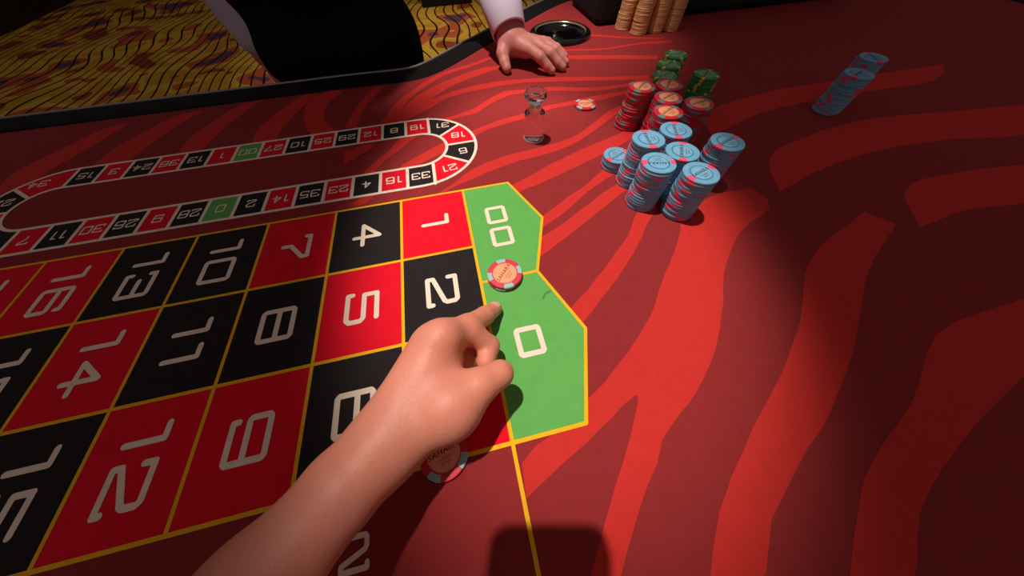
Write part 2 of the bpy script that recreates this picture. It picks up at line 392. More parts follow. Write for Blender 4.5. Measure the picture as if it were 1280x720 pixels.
Z1, Z2, Z3, Z4, Z5 = (TZ + 0.00012 * k for k in range(1, 6))
STRIPES = [
 [(268,259),(253,246),(238,234),(223,221),(209,207),(199,194),(189,182),(176,171),(163,161),(151,151),(139,141),(126,132),(114,122),(101,114),(88,105),(72,94),(74,72),(93,86),(105,94),(117,103),(129,112),(140,120),(151,128),(161,137),(172,146),(183,155),(193,165),(203,175),(212,185),(222,195),(237,208),(254,221),(270,233),(287,245)],
 [(66,195),(82,204),(99,211),(111,217),(123,223),(135,230),(147,237),(162,245),(177,254),(187,260),(198,265),(209,270),(221,275),(234,282),(247,288),(261,294),(262,277),(256,268),(244,263),(229,260),(216,255),(203,248),(191,241),(179,234),(167,227),(155,220),(142,213),(130,206),(116,198),(102,191),(88,183),(74,176),(63,170),(52,165),(58,181)],
 [(72,225),(83,233),(96,239),(109,247),(122,254),(135,262),(148,269),(162,276),(175,284),(186,292),(198,300),(209,308),(221,314),(232,320),(244,326),(256,309),(244,304),(233,299),(221,294),(210,289),(198,283),(186,277),(174,271),(162,263),(150,255),(139,247),(127,239),(115,232),(103,226),(91,220),(79,213),(67,207)],
 [(55,302),(75,310),(90,317),(106,324),(121,332),(136,339),(151,345),(165,351),(180,357),(195,363),(213,369),(231,375),(248,380),(266,386),(279,391),(292,396),(305,401),(317,406),(327,390),(313,383),(299,377),(285,370),(271,363),(256,356),(241,350),(226,344),(213,339),(200,334),(187,329),(172,323),(157,318),(142,312),(126,307),(115,303),(103,299),(91,296),(79,292),(61,286)],
 [(-88,314),(-74,313),(-60,313),(-47,314),(-35,318),(-25,324),(-14,331),(-3,340),(8,349),(20,358),(32,364),(45,369),(59,373),(72,377),(85,380),(98,381),(111,382),(124,384),(138,386),(153,388),(166,390),(180,394),(196,400),(212,408),(222,415),(232,422),(243,429),(255,438),(268,448),(281,457),(294,464),(308,470),(323,474),(338,479),(346,461),(330,457),(315,453),(301,448),(288,442),(276,434),(264,426),(252,418),(241,411),(230,404),(219,397),(206,389),(193,382),(179,376),(164,371),(149,368),(134,365),(120,363),(106,361),(92,360),(79,356),(67,353),(54,349),(41,345),(29,340),(17,336),(1,330),(-14,324),(-29,315),(-44,306),(-66,299),(-77,305)],
 [(20,452),(32,459),(43,465),(55,470),(68,475),(81,480),(94,484),(108,487),(121,489),(135,492),(150,496),(164,501),(179,506),(191,508),(204,509),(216,510),(228,511),(243,513),(258,515),(273,517),(289,518),(302,518),(316,519),(329,518),(343,519),(358,519),(372,520),(387,521),(402,522),(395,510),(384,504),(370,504),(353,506),(338,507),(323,505),(309,503),(295,501),(281,499),(268,499),(255,498),(242,498),(230,497),(216,496),(203,495),(190,494),(177,491),(162,487),(148,481),(133,476),(119,473),(105,470),(91,467),(75,462),(60,457),(46,450),(35,443),(25,436)],
 [(-23,508),(-3,515),(11,519),(25,524),(39,529),(52,536),(62,544),(72,552),(83,561),(95,570),(108,578),(121,583),(134,583),(148,581),(162,579),(177,578),(191,577),(206,576),(230,570),(253,561),(277,553),(301,548),(317,546),(333,546),(349,545),(366,546),(383,548),(401,551),(418,553),(413,543),(400,535),(383,533),(363,535),(344,535),(332,535),(320,534),(307,534),(295,534),(272,539),(248,547),(225,555),(201,561),(187,563),(173,565),(159,565),(141,565),(125,564),(111,559),(98,552),(85,544),(73,535),(61,524),(49,516),(37,513),(24,511),(12,508),(-2,502),(-16,495)],
 [(-127,521),(-119,533),(-112,547),(-107,563),(-101,578),(-94,592),(-86,605),(-77,618),(-67,630),(-58,642),(-48,654),(-39,666),(-28,677),(-17,685),(-7,693),(5,700),(17,707),(29,712),(41,717),(54,721),(66,725),(81,732),(96,739),(110,747),(125,754),(130,746),(113,737),(97,728),(81,719),(64,711),(52,706),(39,702),(27,697),(15,691),(3,682),(-8,673),(-19,662),(-29,651),(-41,638),(-52,625),(-62,611),(-70,597),(-76,582),(-80,567),(-74,578),(-68,589),(-61,600),(-54,610),(-43,621),(-32,631),(-19,641),(-6,650),(6,658),(18,665),(31,672),(44,679),(56,684),(67,690),(80,695),(92,699),(105,701),(117,701),(130,702),(133,688),(118,682),(102,676),(87,669),(71,663),(59,657),(47,651),(35,645),(24,638),(12,629),(1,618),(-10,608),(-18,599),(-27,590),(-15,595),(-3,601),(9,607),(21,612),(35,617),(50,620),(65,623),(80,626),(95,627),(110,628),(125,628),(138,627),(151,626),(164,624),(177,622),(191,620),(205,618),(219,615),(233,612),(261,606),(290,598),(318,589),(346,582),(365,578),(383,575),(401,571),(419,567),(410,550),(392,554),(375,559),(357,563),(340,567),(312,574),(283,581),(255,588),(227,594),(213,598),(200,601),(186,604),(173,607),(152,608),(132,608),(111,607),(91,605),(76,604),(62,602),(47,599),(33,596),(18,591),(4,586),(-9,578),(-24,562),(-37,552),(-51,544),(-62,537),(-72,530),(-79,519),(-86,509),(-98,509),(-113,515)],
 [(275,711),(293,707),(315,702),(337,696),(358,690),(380,683),(406,675),(432,666),(457,658),(483,649),(474,632),(448,640),(423,649),(398,657),(372,665),(350,671),(327,675),(306,681),(288,693)],
 [(296,742),(319,737),(342,731),(365,725),(388,722),(412,722),(436,725),(461,727),(485,728),(503,727),(522,725),(541,722),(559,720),(554,711),(540,705),(521,708),(500,714),(480,718),(456,718),(432,716),(408,714),(384,714),(361,717),(338,722),(316,728),(293,733)],
 [(386,815),(405,804),(424,793),(443,782),(463,772),(484,763),(505,754),(526,746),(548,737),(544,730),(523,738),(501,746),(479,754),(458,763),(439,772),(419,783),(400,793),(381,804)],
 [(-183,531),(-180,545),(-176,559),(-173,572),(-169,586),(-166,599),(-163,611),(-159,623),(-155,635),(-150,649),(-145,662),(-138,672),(-117,680),(-123,660),(-127,649),(-133,638),(-138,627),(-143,616),(-148,603),(-152,589),(-155,576),(-158,562),(-159,550),(-160,537),(-161,525)],
 [(-176,456),(-166,458),(-146,469),(-130,469),(-120,485),(-124,471),(-130,457),(-140,448),(-150,440),(-164,427),(-173,421),(-174,438)],
 [(-90,465),(-78,481),(-64,482),(-48,478),(-66,462),(-76,450),(-86,439),(-104,423),(-111,414),(-118,403),(-124,392),(-132,378),(-148,383),(-139,396),(-131,408),(-123,419),(-113,430),(-104,441),(-97,453)],
 [(-10,442),(-5,444),(-2,432),(-9,418),(-20,410),(-33,404),(-49,396),(-65,387),(-78,376),(-89,377),(-101,382),(-88,392),(-78,400),(-67,408),(-56,415),(-45,422),(-34,429),(-22,436)],
 [(-155,325),(-141,336),(-123,344),(-110,347),(-123,335),(-132,325),(-142,320)],
 [(271,194),(261,184),(253,172),(243,160),(233,149),(223,139),(214,130),(204,121),(195,111),(184,100),(174,88),(163,77),(149,66),(136,56),(123,47),(110,39),(90,26),(71,17),(60,11),(48,5),(37,-1),(18,-6),(4,-15),(2,-37),(18,-30),(34,-23),(47,-18),(60,-13),(72,-7),(84,-2),(96,4),(108,9),(114,11),(115,9),(112,4),(104,-6),(96,-16),(88,-25),(80,-34),(71,-43),(62,-53),(53,-63),(43,-75),(30,-89),(50,-93),(64,-78),(73,-69),(82,-60),(94,-49),(107,-39),(119,-25),(134,-16),(145,-10),(156,-5),(166,1),(179,10),(191,19),(203,29),(214,40),(225,52),(235,64),(244,74),(251,85),(259,96),(267,106),(280,119),(293,131),(308,143),(322,153),(342,163),(365,170),(384,179),(393,193),(392,206),(389,219),(374,219),(358,220),(343,220),(328,218),(313,214),(298,209),(284,203)],
 [(364,94),(348,81),(334,67),(319,52),(304,38),(290,27),(276,17),(261,6),(246,-4),(229,-14),(212,-24),(195,-34),(179,-45),(168,-52),(157,-59),(147,-67),(136,-75),(125,-86),(115,-97),(105,-109),(120,-113),(135,-115),(147,-109),(158,-98),(169,-87),(180,-81),(191,-75),(202,-69),(213,-63),(229,-55),(246,-48),(262,-40),(277,-31),(294,-21),(310,-11),(327,0),(343,12),(361,26),(380,41),(399,56),(418,69),(441,83),(464,95),(488,107),(512,119),(502,132),(493,145),(460,133),(426,123),(394,110)],
 [(415,-5),(395,-14),(377,-24),(358,-36),(339,-46),(317,-55),(295,-63),(273,-72),(252,-82),(236,-93),(221,-104),(206,-116),(191,-128),(209,-133),(226,-136),(238,-132),(250,-124),(262,-114),(274,-106),(294,-97),(315,-89),(337,-82),(359,-75),(388,-67),(417,-60),(446,-53),(474,-43),(493,-32),(512,-20),(531,-6),(550,6),(516,5),(481,4),(447,2)],
 [(453,266),(474,281),(500,291),(528,297),(555,303),(585,310),(616,314),(647,317),(677,319),(713,318),(750,314),(786,309),(822,304),(863,300),(903,295),(944,291),(984,286),(960,269),(937,251),(913,235),(888,224),(853,221),(816,227),(779,235),(741,241),(709,243),(677,245),(644,245),(612,244),(583,241),(555,237),(526,232),(498,226),(478,221),(458,215),(439,209),(419,203),(427,219),(434,236),(443,253)],
 [(574,162),(598,173),(626,177),(656,177),(685,176),(713,175),(741,172),(769,169),(796,165),(776,150),(755,134),(734,120),(712,111),(690,109),(666,112),(642,115),(619,117),(597,116),(576,113),(554,110),(533,107),(543,121),(552,137),(563,151)],
 [(427,388),(451,410),(484,423),(522,431),(558,437),(607,445),(656,447),(707,446),(757,446),(819,447),(881,447),(943,446),(1005,446),(995,438),(984,429),(974,421),(963,414),(909,394),(849,392),(786,395),(724,396),(676,393),(626,392),(578,389),(530,381),(500,373),(470,363),(441,353),(412,343),(415,354),(418,366),(422,378)],
 [(-196,521),(-209,518),(-222,516),(-235,523),(-246,540),(-253,560),(-258,579),(-263,602),(-265,628),(-261,652),(-251,670),(-240,678),(-226,685),(-214,687),(-197,675),(-204,663),(-211,652),(-218,641),(-222,629),(-225,616),(-226,602),(-225,588),(-223,575),(-218,561),(-211,548),(-203,535)],
 [(-296,500),(-309,499),(-321,499),(-333,498),(-334,517),(-335,536),(-335,554),(-333,572),(-328,589),(-321,605),(-314,621),(-305,636),(-297,650),(-289,664),(-279,676),(-268,681),(-247,679),(-255,662),(-262,646),(-269,630),(-276,613),(-281,597),(-286,581),(-291,565),(-294,548),(-295,536),(-295,524),(-296,512)],
 [(-414,487),(-429,488),(-444,489),(-446,508),(-448,527),(-450,547),(-448,565),(-444,581),(-438,596),(-430,610),(-422,625),(-414,641),(-405,657),(-394,671),(-381,680),(-367,683),(-352,685),(-362,667),(-372,648),(-382,629),(-390,610),(-396,595),(-400,579),(-404,563),(-408,547),(-410,532),(-411,517),(-413,502)],
 [(-535,479),(-546,475),(-559,475),(-571,475),(-572,494),(-574,513),(-574,532),(-571,551),(-566,568),(-558,584),(-549,600),(-539,616),(-529,631),(-519,646),(-507,660),(-493,668),(-476,670),(-458,670),(-469,652),(-480,634),(-490,616),(-499,597),(-505,581),(-510,564),(-515,547),(-520,531),(-523,516),(-525,501),(-528,488)],
 [(-641,460),(-654,459),(-666,458),(-679,456),(-683,477),(-689,499),(-693,520),(-691,540),(-685,555),(-676,569),(-666,583),(-656,597),(-645,613),(-635,630),(-624,644),(-609,654),(-594,658),(-579,660),(-587,640),(-595,621),(-603,602),(-611,583),(-619,568),(-626,554),(-633,540),(-638,526),(-641,510),(-641,493),(-641,477)],
]

for P in STRIPES:
    obj('felt_stripe', flat_mesh('felt_stripe', [(x / 1000, y / 1000) for x, y in P], (), Z1), M['stripe'], table)

# number layout
CW, CH = 0.0861, 0.105
GLYPH = {
 '0': [[(0.06, 0), (0.94, 0), (1, .06), (1, .94), (.94, 1), (.06, 1), (0, .94), (0, .06), (0.06, 0)]],
 '1': [[(0.22, 1), (0.62, 1), (0.62, 0)]],
 '2': [[(0, .74), (0, 1), (.88, 1), (.96, .92), (.96, .64), (.9, .55), (0, .2), (0, 0), (1, 0), (1, .14)]],
 '3': [[(0, .82), (0, 1), (.94, 1), (1, .94), (1, .06), (.94, 0), (0, 0), (0, .18)], [(.3, .52), (1, .52)]],
 '4': [[(.62, 0), (.62, 1), (0, .34), (1, .34)]],
 '5': [[(.95, 1), (.05, 1), (.05, .56), (.9, .56), (1, .46), (1, .1), (.9, 0), (0, 0), (0, .16)]],
 '6': [[(.95, .86), (.95, 1), (.06, 1), (0, .94), (0, .06), (.06, 0), (.94, 0), (1, .06), (1, .5), (.94, .56), (0, .56)]],
 '7': [[(0, .84), (0, 1), (1, 1), (1, .8), (.4, .3), (.4, 0)]],
 '8': [[(.06, 0), (.94, 0), (1, .06), (1, .94), (.94, 1), (.06, 1), (0, .94), (0, .06), (.06, 0)], [(0, .52), (1, .52)]],
 'S': [[(1, .84), (1, 1), (0, 1), (0, .54), (1, .54), (1, 0), (0, 0), (0, .16)]],
 'T': [[(0, 1), (1, 1)], [(.5, 1), (.5, 0)]],
 'N': [[(0, 0), (0, 1), (1, 0), (1, 1)]], 'D': [[(0, 0), (0, 1), (.8, 1), (1, .8), (1, .2), (.8, 0), (0, 0)]],
}
GLYPH['9'] = [[(1 - x, 1 - y) for x, y in l] for l in GLYPH['6']]
def glyph_mesh(text, w_, h_, gap, stroke, c, ang, z, sub=None):
    """text centred on c, its baseline direction turned by ang"""
    widths = [w_ * (0.62 if ch == '1' else (0.5 if ch == ' ' else 1)) for ch in text]
    tot = sum(widths) + gap * (len(text) - 1)
    x = -tot / 2; lines = []
    ca, sa = math.cos(ang), math.sin(ang)
    for ch, ww in zip(text, widths):
        if ch != ' ':
            for l in GLYPH[ch]:
                sh = -0.22 if ch == '1' else 0
                pl = []
                for gx, gy in l:
                    px = x + (gx + sh) * (ww / 0.62 if ch == '1' else ww); py = (gy - 0.5) * h_
                    pl.append((c[0] + px * ca - py * sa, c[1] + px * sa + py * ca))
                lines.append(pl)
        x += ww + gap
    return strokes_mesh('numeral', lines, stroke, z)
RED = {1, 3, 5, 7, 9, 12, 14, 16, 18, 19, 21, 23, 25, 27, 30, 32, 34, 36}
def rect(x0, y0, x1, y1): return [(x0, y0), (x1, y0), (x1, y1), (x0, y1)]
for n in range(1, 37):
    col, row = (n - 1) // 3, 2 - (n - 1) % 3
    x1 = -CW * col; x0 = x1 - CW; y0 = CH * row; y1 = y0 + CH
    cell = obj('number_cell', flat_mesh('number_cell', rect(x0, y0, x1, y1), (), Z2), M['cell_red' if n in RED else 'cell_black'], table)
    cx, cy = (x0 + x1) / 2, (y0 + y1) / 2
    two = n > 9
    obj('numeral', glyph_mesh(str(n), 0.030 if two else 0.033, 0.031, 0.010, 0.0052, (cx, cy), -math.pi / 2, Z4), M['cream'], cell)
ZERO = [(0, 0), (0.0635, 0), (0.0935, 0.0795), (0.0655, 0.1575), (0, 0.1575)]
DZERO = [(0, 0.1575), (0.0655, 0.1575), (0.0945, 0.2365), (0.0655, 0.315), (0, 0.315)]
z0 = obj('zero_cell', flat_mesh('zero_cell', ZERO, (), Z2), M['cell_green'], table)
obj('numeral', glyph_mesh('0', 0.0255, 0.0225, 0, 0.0052, (0.036, 0.080), -math.pi / 2, Z4), M['cream'], z0)
z00 = obj('double_zero_cell', flat_mesh('double_zero_cell', DZERO, (), Z2), M['cell_green'], table)
obj('numeral', glyph_mesh('00', 0.0255, 0.0225, 0.0125, 0.0050, (0.037, 0.237), -math.pi / 2, Z4), M['cream'], z00)
# worn mark on the green zero
obj('scuff_mark', strokes_mesh('scuff_mark', [[(0.062, 0.122), (0.066, 0.127), (0.072, 0.1285)]], 0.0026, Z3), M['scuff'], table)
yl = []
for c in range(0, 13): yl.append([(-CW * c, 0), (-CW * c, 3 * CH)])
for r in range(0, 4): yl.append([(-CW * 12, CH * r), (0, CH * r)])
yl.append([(0, 0), (0.0635, 0), (0.0935, 0.0795), (0.0655, 0.1575), (0.0945, 0.2365), (0.0655, 0.315), (0, 0.315)])
yl.append([(0, 0.1575), (0.0655, 0.1575)])
for c in (0, 4, 8, 12): yl.append([(-CW * c, 0), (-CW * c, -0.088)])
for c in (0, 2, 4, 6, 8, 10, 12): yl.append([(-CW * c, -0.088), (-CW * c, -0.176)])
yl += [[(-CW * 12, -0.088), (0, -0.088)], [(-CW * 12, -0.176), (0, -0.176)]]
obj('layout_border', strokes_mesh('layout_border', yl, 0.0032, Z3), M['yellow'], table)
for k, t in enumerate(('1ST 12', '2ND 12', '3RD 12')[:2]):
    obj('dozen_lettering', glyph_mesh(t, 0.0175, 0.0175, 0.007, 0.0034, (-CW * (2 + 4 * k) + 0.0, -0.0395), 0, Z4), M['cream'], table)

# racetrack of wheel numbers, printed on the dealer's side
TC = (-0.055, 0.4305); RO, RI = 0.0915, 0.0440
def arc_pt(r, a): return (TC[0] + r * math.cos(a), TC[1] + r * math.sin(a))
def track_cell(poly, n, c, ang, w_):
    nn = 0 if n in ('0', '00') else int(n)
    cell = obj('track_cell', flat_mesh('track_cell', poly, (), Z2), M['cell_green' if nn == 0 else ('cell_red' if nn in RED else 'cell_black')], table)
    obj('numeral', glyph_mesh(n, 0.0105, 0.0130, 0.0042, 0.0021, c, ang, Z4), M['cream'], cell)
PIT = 0.0395
XS = -0.0365
top_row = ['19', '8', '12', '29', '25', '10', '27', '00', '1', '13', '36', '24', '3', '15']
bot_row = ['33', '16', '4', '23', '35', '14', '2', '0', '28', '9', '26', '30', '11', '7']
divs = []
for i, (a, b) in enumerate(zip(top_row, bot_row)):
    x1 = XS - PIT * i; x0 = x1 - PIT
    track_cell(rect(x0, TC[1] + RI, x1, TC[1] + RO), a, ((x0 + x1) / 2, TC[1] + (RO + RI) / 2), math.pi, .01)
    track_cell(rect(x0, TC[1] - RO, x1, TC[1] - RI), b, ((x0 + x1) / 2, TC[1] - (RO + RI) / 2), math.pi, .01)
    divs += [[(x1, TC[1] + RI), (x1, TC[1] + RO)], [(x1, TC[1] - RO), (x1, TC[1] - RI)]]
XE = XS - PIT * len(top_row)
bnd = [90, 39, 0.5, -36, -90]
def curve_cells(cx, flip, names):
    for i, n in enumerate(names):
        a0, a1 = math.radians(bnd[i]), math.radians(bnd[i + 1])
        f = lambda r, a: (cx + (-1 if flip else 1) * r * math.cos(a), TC[1] + r * math.sin(a))
        k = 10
        A = [a0 + (a1 - a0) * j / k for j in range(k + 1)]
        O = [f(RO, a) for a in A]; I = [f(RI, a) for a in A]
        xj = XS if not flip else XE
        if i == 0: O = [(xj, TC[1] + RO)] + O; I = [(xj, TC[1] + RI)] + I
        if i == 3: O = O + [(xj, TC[1] - RO)]; I = I + [(xj, TC[1] - RI)]
        tilt = math.radians((-4, -3, 3, 7)[i]) * (-1 if flip else 1)
        ox, oy = ((0.042, 0.062), (0.066, 0.025), (0.068, -0.022), (0.042, -0.060))[i]
        ox -= 0.0
        track_cell(O + I[::-1], n, (cx + (-1 if flip else 1) * (ox - 0.0), TC[1] + oy), math.pi + tilt, .01)
        if i: divs.append([f(RI, a0), f(RO, a0)])
curve_cells(TC[0], False, ['31', '18', '6', '21'])
LX = XE - (XS - TC[0])
curve_cells(XE + 0.018 - 0.018, True, ['34', '22', '5', '17'])
divs += [[(XE, TC[1] + RI), (XE, TC[1] + RO)], [(XE, TC[1] - RO), (XE, TC[1] - RI)]]
def stadium(r):
    A = [math.radians(90 - 180 * j / 24) for j in range(25)]
    R_ = [(TC[0] + r * math.cos(a), TC[1] + r * math.sin(a)) for a in A]
    L_ = [(XE - r * math.cos(a), TC[1] + r * math.sin(a)) for a in A][::-1]
    P = R_ + L_
    return P + [P[0]]
obj('track_border', strokes_mesh('track_border', [stadium(RO), stadium(RI)] + divs, 0.0046, Z3), M['cream'], table)

# ------------------------------------------------------------------ chips
CR, CT = 0.0195, 0.0033
def chip_mesh(name, nspots, spot_deg, mats, recess=False, phase=0.0, split=True):
    """one chip, edge spots as faces of the body; mats = body, spot[, recess]"""
    S = 48
    prof = [(0.0, 0.0), (0.0135, 0.0), (CR - 0.0006, 0.0), (CR, 0.0006), (CR, CT - 0.0006), (CR - 0.0006, CT), (0.0135, CT)]
    prof += [(0.0126, CT - 0.0004), (0.0, CT - 0.0004)] if recess else [(0.0, CT)]
    vs, fs, mi, ids = [], [], [], []
    for r, z in prof:
        if r == 0: ids.append([len(vs)] * S); vs.append((0, 0, z))
        else:
            ids.append(list(range(len(vs), len(vs) + S)))
            vs += [(r * math.cos(2 * math.pi * j / S), r * math.sin(2 * math.pi * j / S), z) for j in range(S)]
    for q in range(len(prof) - 1):
        A, B = ids[q], ids[q + 1]
        for j in range(S):
            k = (j + 1) % S
            f = [A[j], A[k], B[k], B[j]]
            f = list(dict.fromkeys(f))
            if len(f) < 3: continue
            fs.append(tuple(f))
            ang = (360 * (j + 0.5) / S + phase) % (360 / nspots)
            onspot = (ang < spot_deg / 2 or ang > 360 / nspots - spot_deg / 2) and 1 <= q <= 5
            mi.append(1 if onspot else (2 if recess and q >= 7 else 0))
    me = mesh(name, vs, fs)
    for q in mats: me.materials.append(M[q])
    me.polygons.foreach_set('material_index', mi)
    bm = bmesh.new(); bm.from_mesh(me); bmesh.ops.recalc_face_normals(bm, faces=bm.faces); bm.to_mesh(me); bm.free()
    return me
CHIP = {
 'red': chip_mesh('red_chip', 4, 34, ['chip_red', 'spot_shaded']),
 'blue': chip_mesh('blue_chip', 2, 30, ['chip_blue', 'spot_pink', 'chip_bluedark'], recess=True),
 'green': chip_mesh('green_chip', 4, 12, ['chip_green', 'spot_yellow']),
 'tan': chip_mesh('tan_chip', 4, 24, ['chip_tan', 'spot_tan']),
}
def disc(name, r, z, seg=36):
    return mesh(name, [(r * math.cos(2 * math.pi * j / seg), r * math.sin(2 * math.pi * j / seg), z) for j in range(seg)], [tuple(range(seg))])
LABEL = {'red': disc('center_label', 0.0132, CT + 0.00015), 'blue': disc('center_label', 0.0112, CT - 0.00025),
         'green': disc('center_label', 0.0128, CT + 0.00015), 'tan': disc('center_label', 0.0125, CT + 0.00015)}
for k, m_ in (('red', 'label_peach'), ('blue', 'label_blue'), ('green', 'label_green'), ('tan', 'label_tan')): LABEL[k].materials.append(M[m_])
def text_mesh(name, rows, mt):
    """rows = (text, size, x, y, shear); flat lettering"""
    vs, fs = [], []
    for t, size, cx, cy, sh, sp in rows:
        cu = bpy.data.curves.new('lettering', 'FONT'); cu.body = t; cu.size = size; cu.align_x = 'CENTER'; cu.align_y = 'CENTER'
        cu.shear = sh; cu.space_character = sp; cu.resolution_u = 3
        o = bpy.data.objects.new('lettering', cu); COL.objects.link(o)
        dg = bpy.context.evaluated_depsgraph_get()
        me = o.evaluated_get(dg).to_mesh()
        k = len(vs)
        vs += [(v.co.x + cx, v.co.y + cy, 0) for v in me.vertices]
        fs += [tuple(k + i for i in p.vertices) for p in me.polygons]
        o.evaluated_get(dg).to_mesh_clear()
        bpy.data.objects.remove(o); bpy.data.curves.remove(cu)
    me = mesh(name, vs, fs); me.materials.append(M[mt]); return me
LETTER = text_mesh('lettering', [('SAHARA', 0.0062, 0, 0.0012, 0.12, 1.12)], 'ink')
SMALL = text_mesh('small_lettering', [('LAS VEGAS', 0.0021, 0, -0.0042, 0, 1.1), ('NEVADA', 0.0019, 0, -0.0069, 0, 1.1)], 'inkred')

def dress(chip, kind, letters=True):
    lb = obj('center_label', LABEL[kind], None, chip)
    if letters:
        zz = CT + (0.0003 if kind != 'blue' else -0.0001)
        o = obj('lettering', LETTER, None, lb); o.location.z = zz
        o2 = obj('small_lettering', SMALL, None, lb); o2.location.z = zz
    return lb
PLURAL = {'red': 'red chips with grey spots', 'blue': 'blue chips with pink spots', 'green': 'green chips with yellow spots', 'tan': 'plain tan chips'}
LOOK = {'red': 'red casino chip', 'blue': 'blue casino chip', 'green': 'green casino chip', 'tan': 'tan casino chip'}
def stack(kind, x, y, n, where, lean=(0, 0), jit=0.0005, rot0=0.0, steps=()):
    """n separate chips, one object each"""
    sx = sy = 0.0
    for i in range(n):
        if i in steps: sx += steps[i][0]; sy += steps[i][1]
        t = i / max(n - 1, 1)
        c = obj(kind + '_chip', CHIP[kind], None, None,
                (x + sx + lean[0] * t + random.uniform(-jit, jit), y + sy + lean[1] * t + random.uniform(-jit, jit), TZ + i * CT + 0.0004))
        top = i == n - 1
        c.rotation_euler.z = rot0 if top else (random.choice((0, .5, 1.4, 2.2, 2.9)) + random.uniform(-.25, .25))
        k = n - 1 - i
        pos = 'topmost' if k == 0 else ('bottom one' if i == 0 else ORD[k] + ' from top')
        tag(c, '%s, %s in %s%s' % (LOOK[kind], pos, '' if where.startswith('the ') else 'the ', where), 'chip', PLURAL[kind])
        if top: dress(c, kind, kind != 'tan')

R_ = math.radians
YAW = R_(-12)
stack('blue', 0.229, 0.232, 17, 'front blue stack nearest the hand', rot0=R_(165), steps={6: (.0012, .0006), 11: (-.001, .0008)})
stack('blue', 0.235, 0.2745, 18, 'blue stack just behind the front stack', rot0=R_(80), steps={5: (.001, .001), 9: (.0012, 0)})
stack('blue', 0.2285, 0.3125, 5, 'the low blue stack at far left', rot0=R_(-155))
stack('blue', 0.2655, 0.205, 17, 'blue stack right of the front stack', rot0=R_(20))
stack('blue', 0.2675, 0.2465, 17, 'blue stack behind-right of the front stack', rot0=R_(60))
stack('blue', 0.284, 0.289, 17, 'blue stack touching the red stacks', rot0=R_(70))
stack('red', 0.292, 0.408, 17, 'leaning red stack nearest the glass marker', rot0=R_(40), steps={3: (.0022, 0), 6: (.0015, -.0008), 10: (.0022, 0), 12: (-.001, 0)})
stack('red', 0.297, 0.3315, 17, 'red stack touching the blue stacks', rot0=R_(30))
stack('red', 0.317, 0.367, 17, 'middle red stack in the row', rot0=R_(25))
stack('red', 0.3385, 0.402, 17, 'rear red stack before the green chips', rot0=R_(50))
stack('green', 0.360, 0.445, 15, 'front green stack behind the reds', rot0=R_(10))
stack('green', 0.388, 0.481, 15, 'second green stack from the front', rot0=R_(30))
stack('green', 0.420, 0.514, 15, 'rear green stack', rot0=R_(0))
stack('tan', 0.481, 0.826, 25, 'leftmost tan column by the black rack', jit=.0003, lean=(.004, 0), steps={9: (.0012, 0), 16: (.001, .001)})
stack('tan', 0.503, 0.785, 26, 'frontmost tan column', jit=.0003, lean=(.003, 0), steps={7: (-.001, 0), 14: (.0012, 0)})
stack('tan', 0.5465, 0.785, 24, 'third tan column from the left', jit=.0003)
stack('tan', 0.5875, 0.783, 25, 'rightmost tan column', jit=.0003)
# more of the bank, beyond the right edge of the phone's frame
stack('blue', 0.330, 0.250, 17, 'rightmost blue stack of the near bank', rot0=R_(20))
stack('blue', 0.640, 0.360, 16, 'nearer of two distant right blue stacks', rot0=R_(20))
stack('blue', 0.700, 0.395, 17, 'farther of two distant right blue stacks', rot0=R_(70))
stack('red', 0.350, 0.340, 17, 'red stack right behind the blue bank', rot0=R_(10))
stack('green', 0.425, 0.430, 15, 'rightmost green stack behind the reds', rot0=R_(40))

# single chips on the layout: spots, label and lettering are parts of their own
def single_chip(x, y, z, rot, label, group=None, letters=True):
    body = chip_mesh('red_chip_plain', 4, 0, ['chip_red', 'spot_shaded'])
    c = obj('red_chip', body, None, None, (x, y, TZ + z + 0.0006)); c.rotation_euler.z = rot
    tag(c, label, 'chip', group)
    for k in range(4):
        a0 = math.pi / 4 + k * math.pi / 2
        vs, fs = [], []
        prof = [(0.0144, CT + 0.00012), (CR - 0.0006, CT + 0.00012), (CR + 0.00012, CT - 0.0006), (CR + 0.00012, 0.0006)]
        n = 8
        for j in range(n + 1):
            a = a0 + R_(17) * (2 * j / n - 1)
            for r, zz in prof: vs.append((r * math.cos(a), r * math.sin(a), zz))
        for j in range(n):
            for q in range(3): fs.append((j * 4 + q, j * 4 + q + 1, j * 4 + 5 + q, j * 4 + 4 + q))
        s = obj('edge_spot', mesh('edge_spot', vs, fs), M['spot_lit'], c)
    if letters: dress(c, 'red')
    return c
single_chip(0.0275, 0.1585, 0, R_(20), 'lower of two red chips stacked on the line between the green zeros', letters=False)
single_chip(0.0280, 0.1590, CT, R_(48), 'upper of two red chips stacked on the line between the green zeros')
single_chip(-0.0550, 0.0060, 0, R_(16), 'red chip half hidden below the bare forearm on the bottom layout line')
single_chip(0.2495, 0.4875, 0, R_(-12), 'red chip lying alone on the felt right of the glass marker')

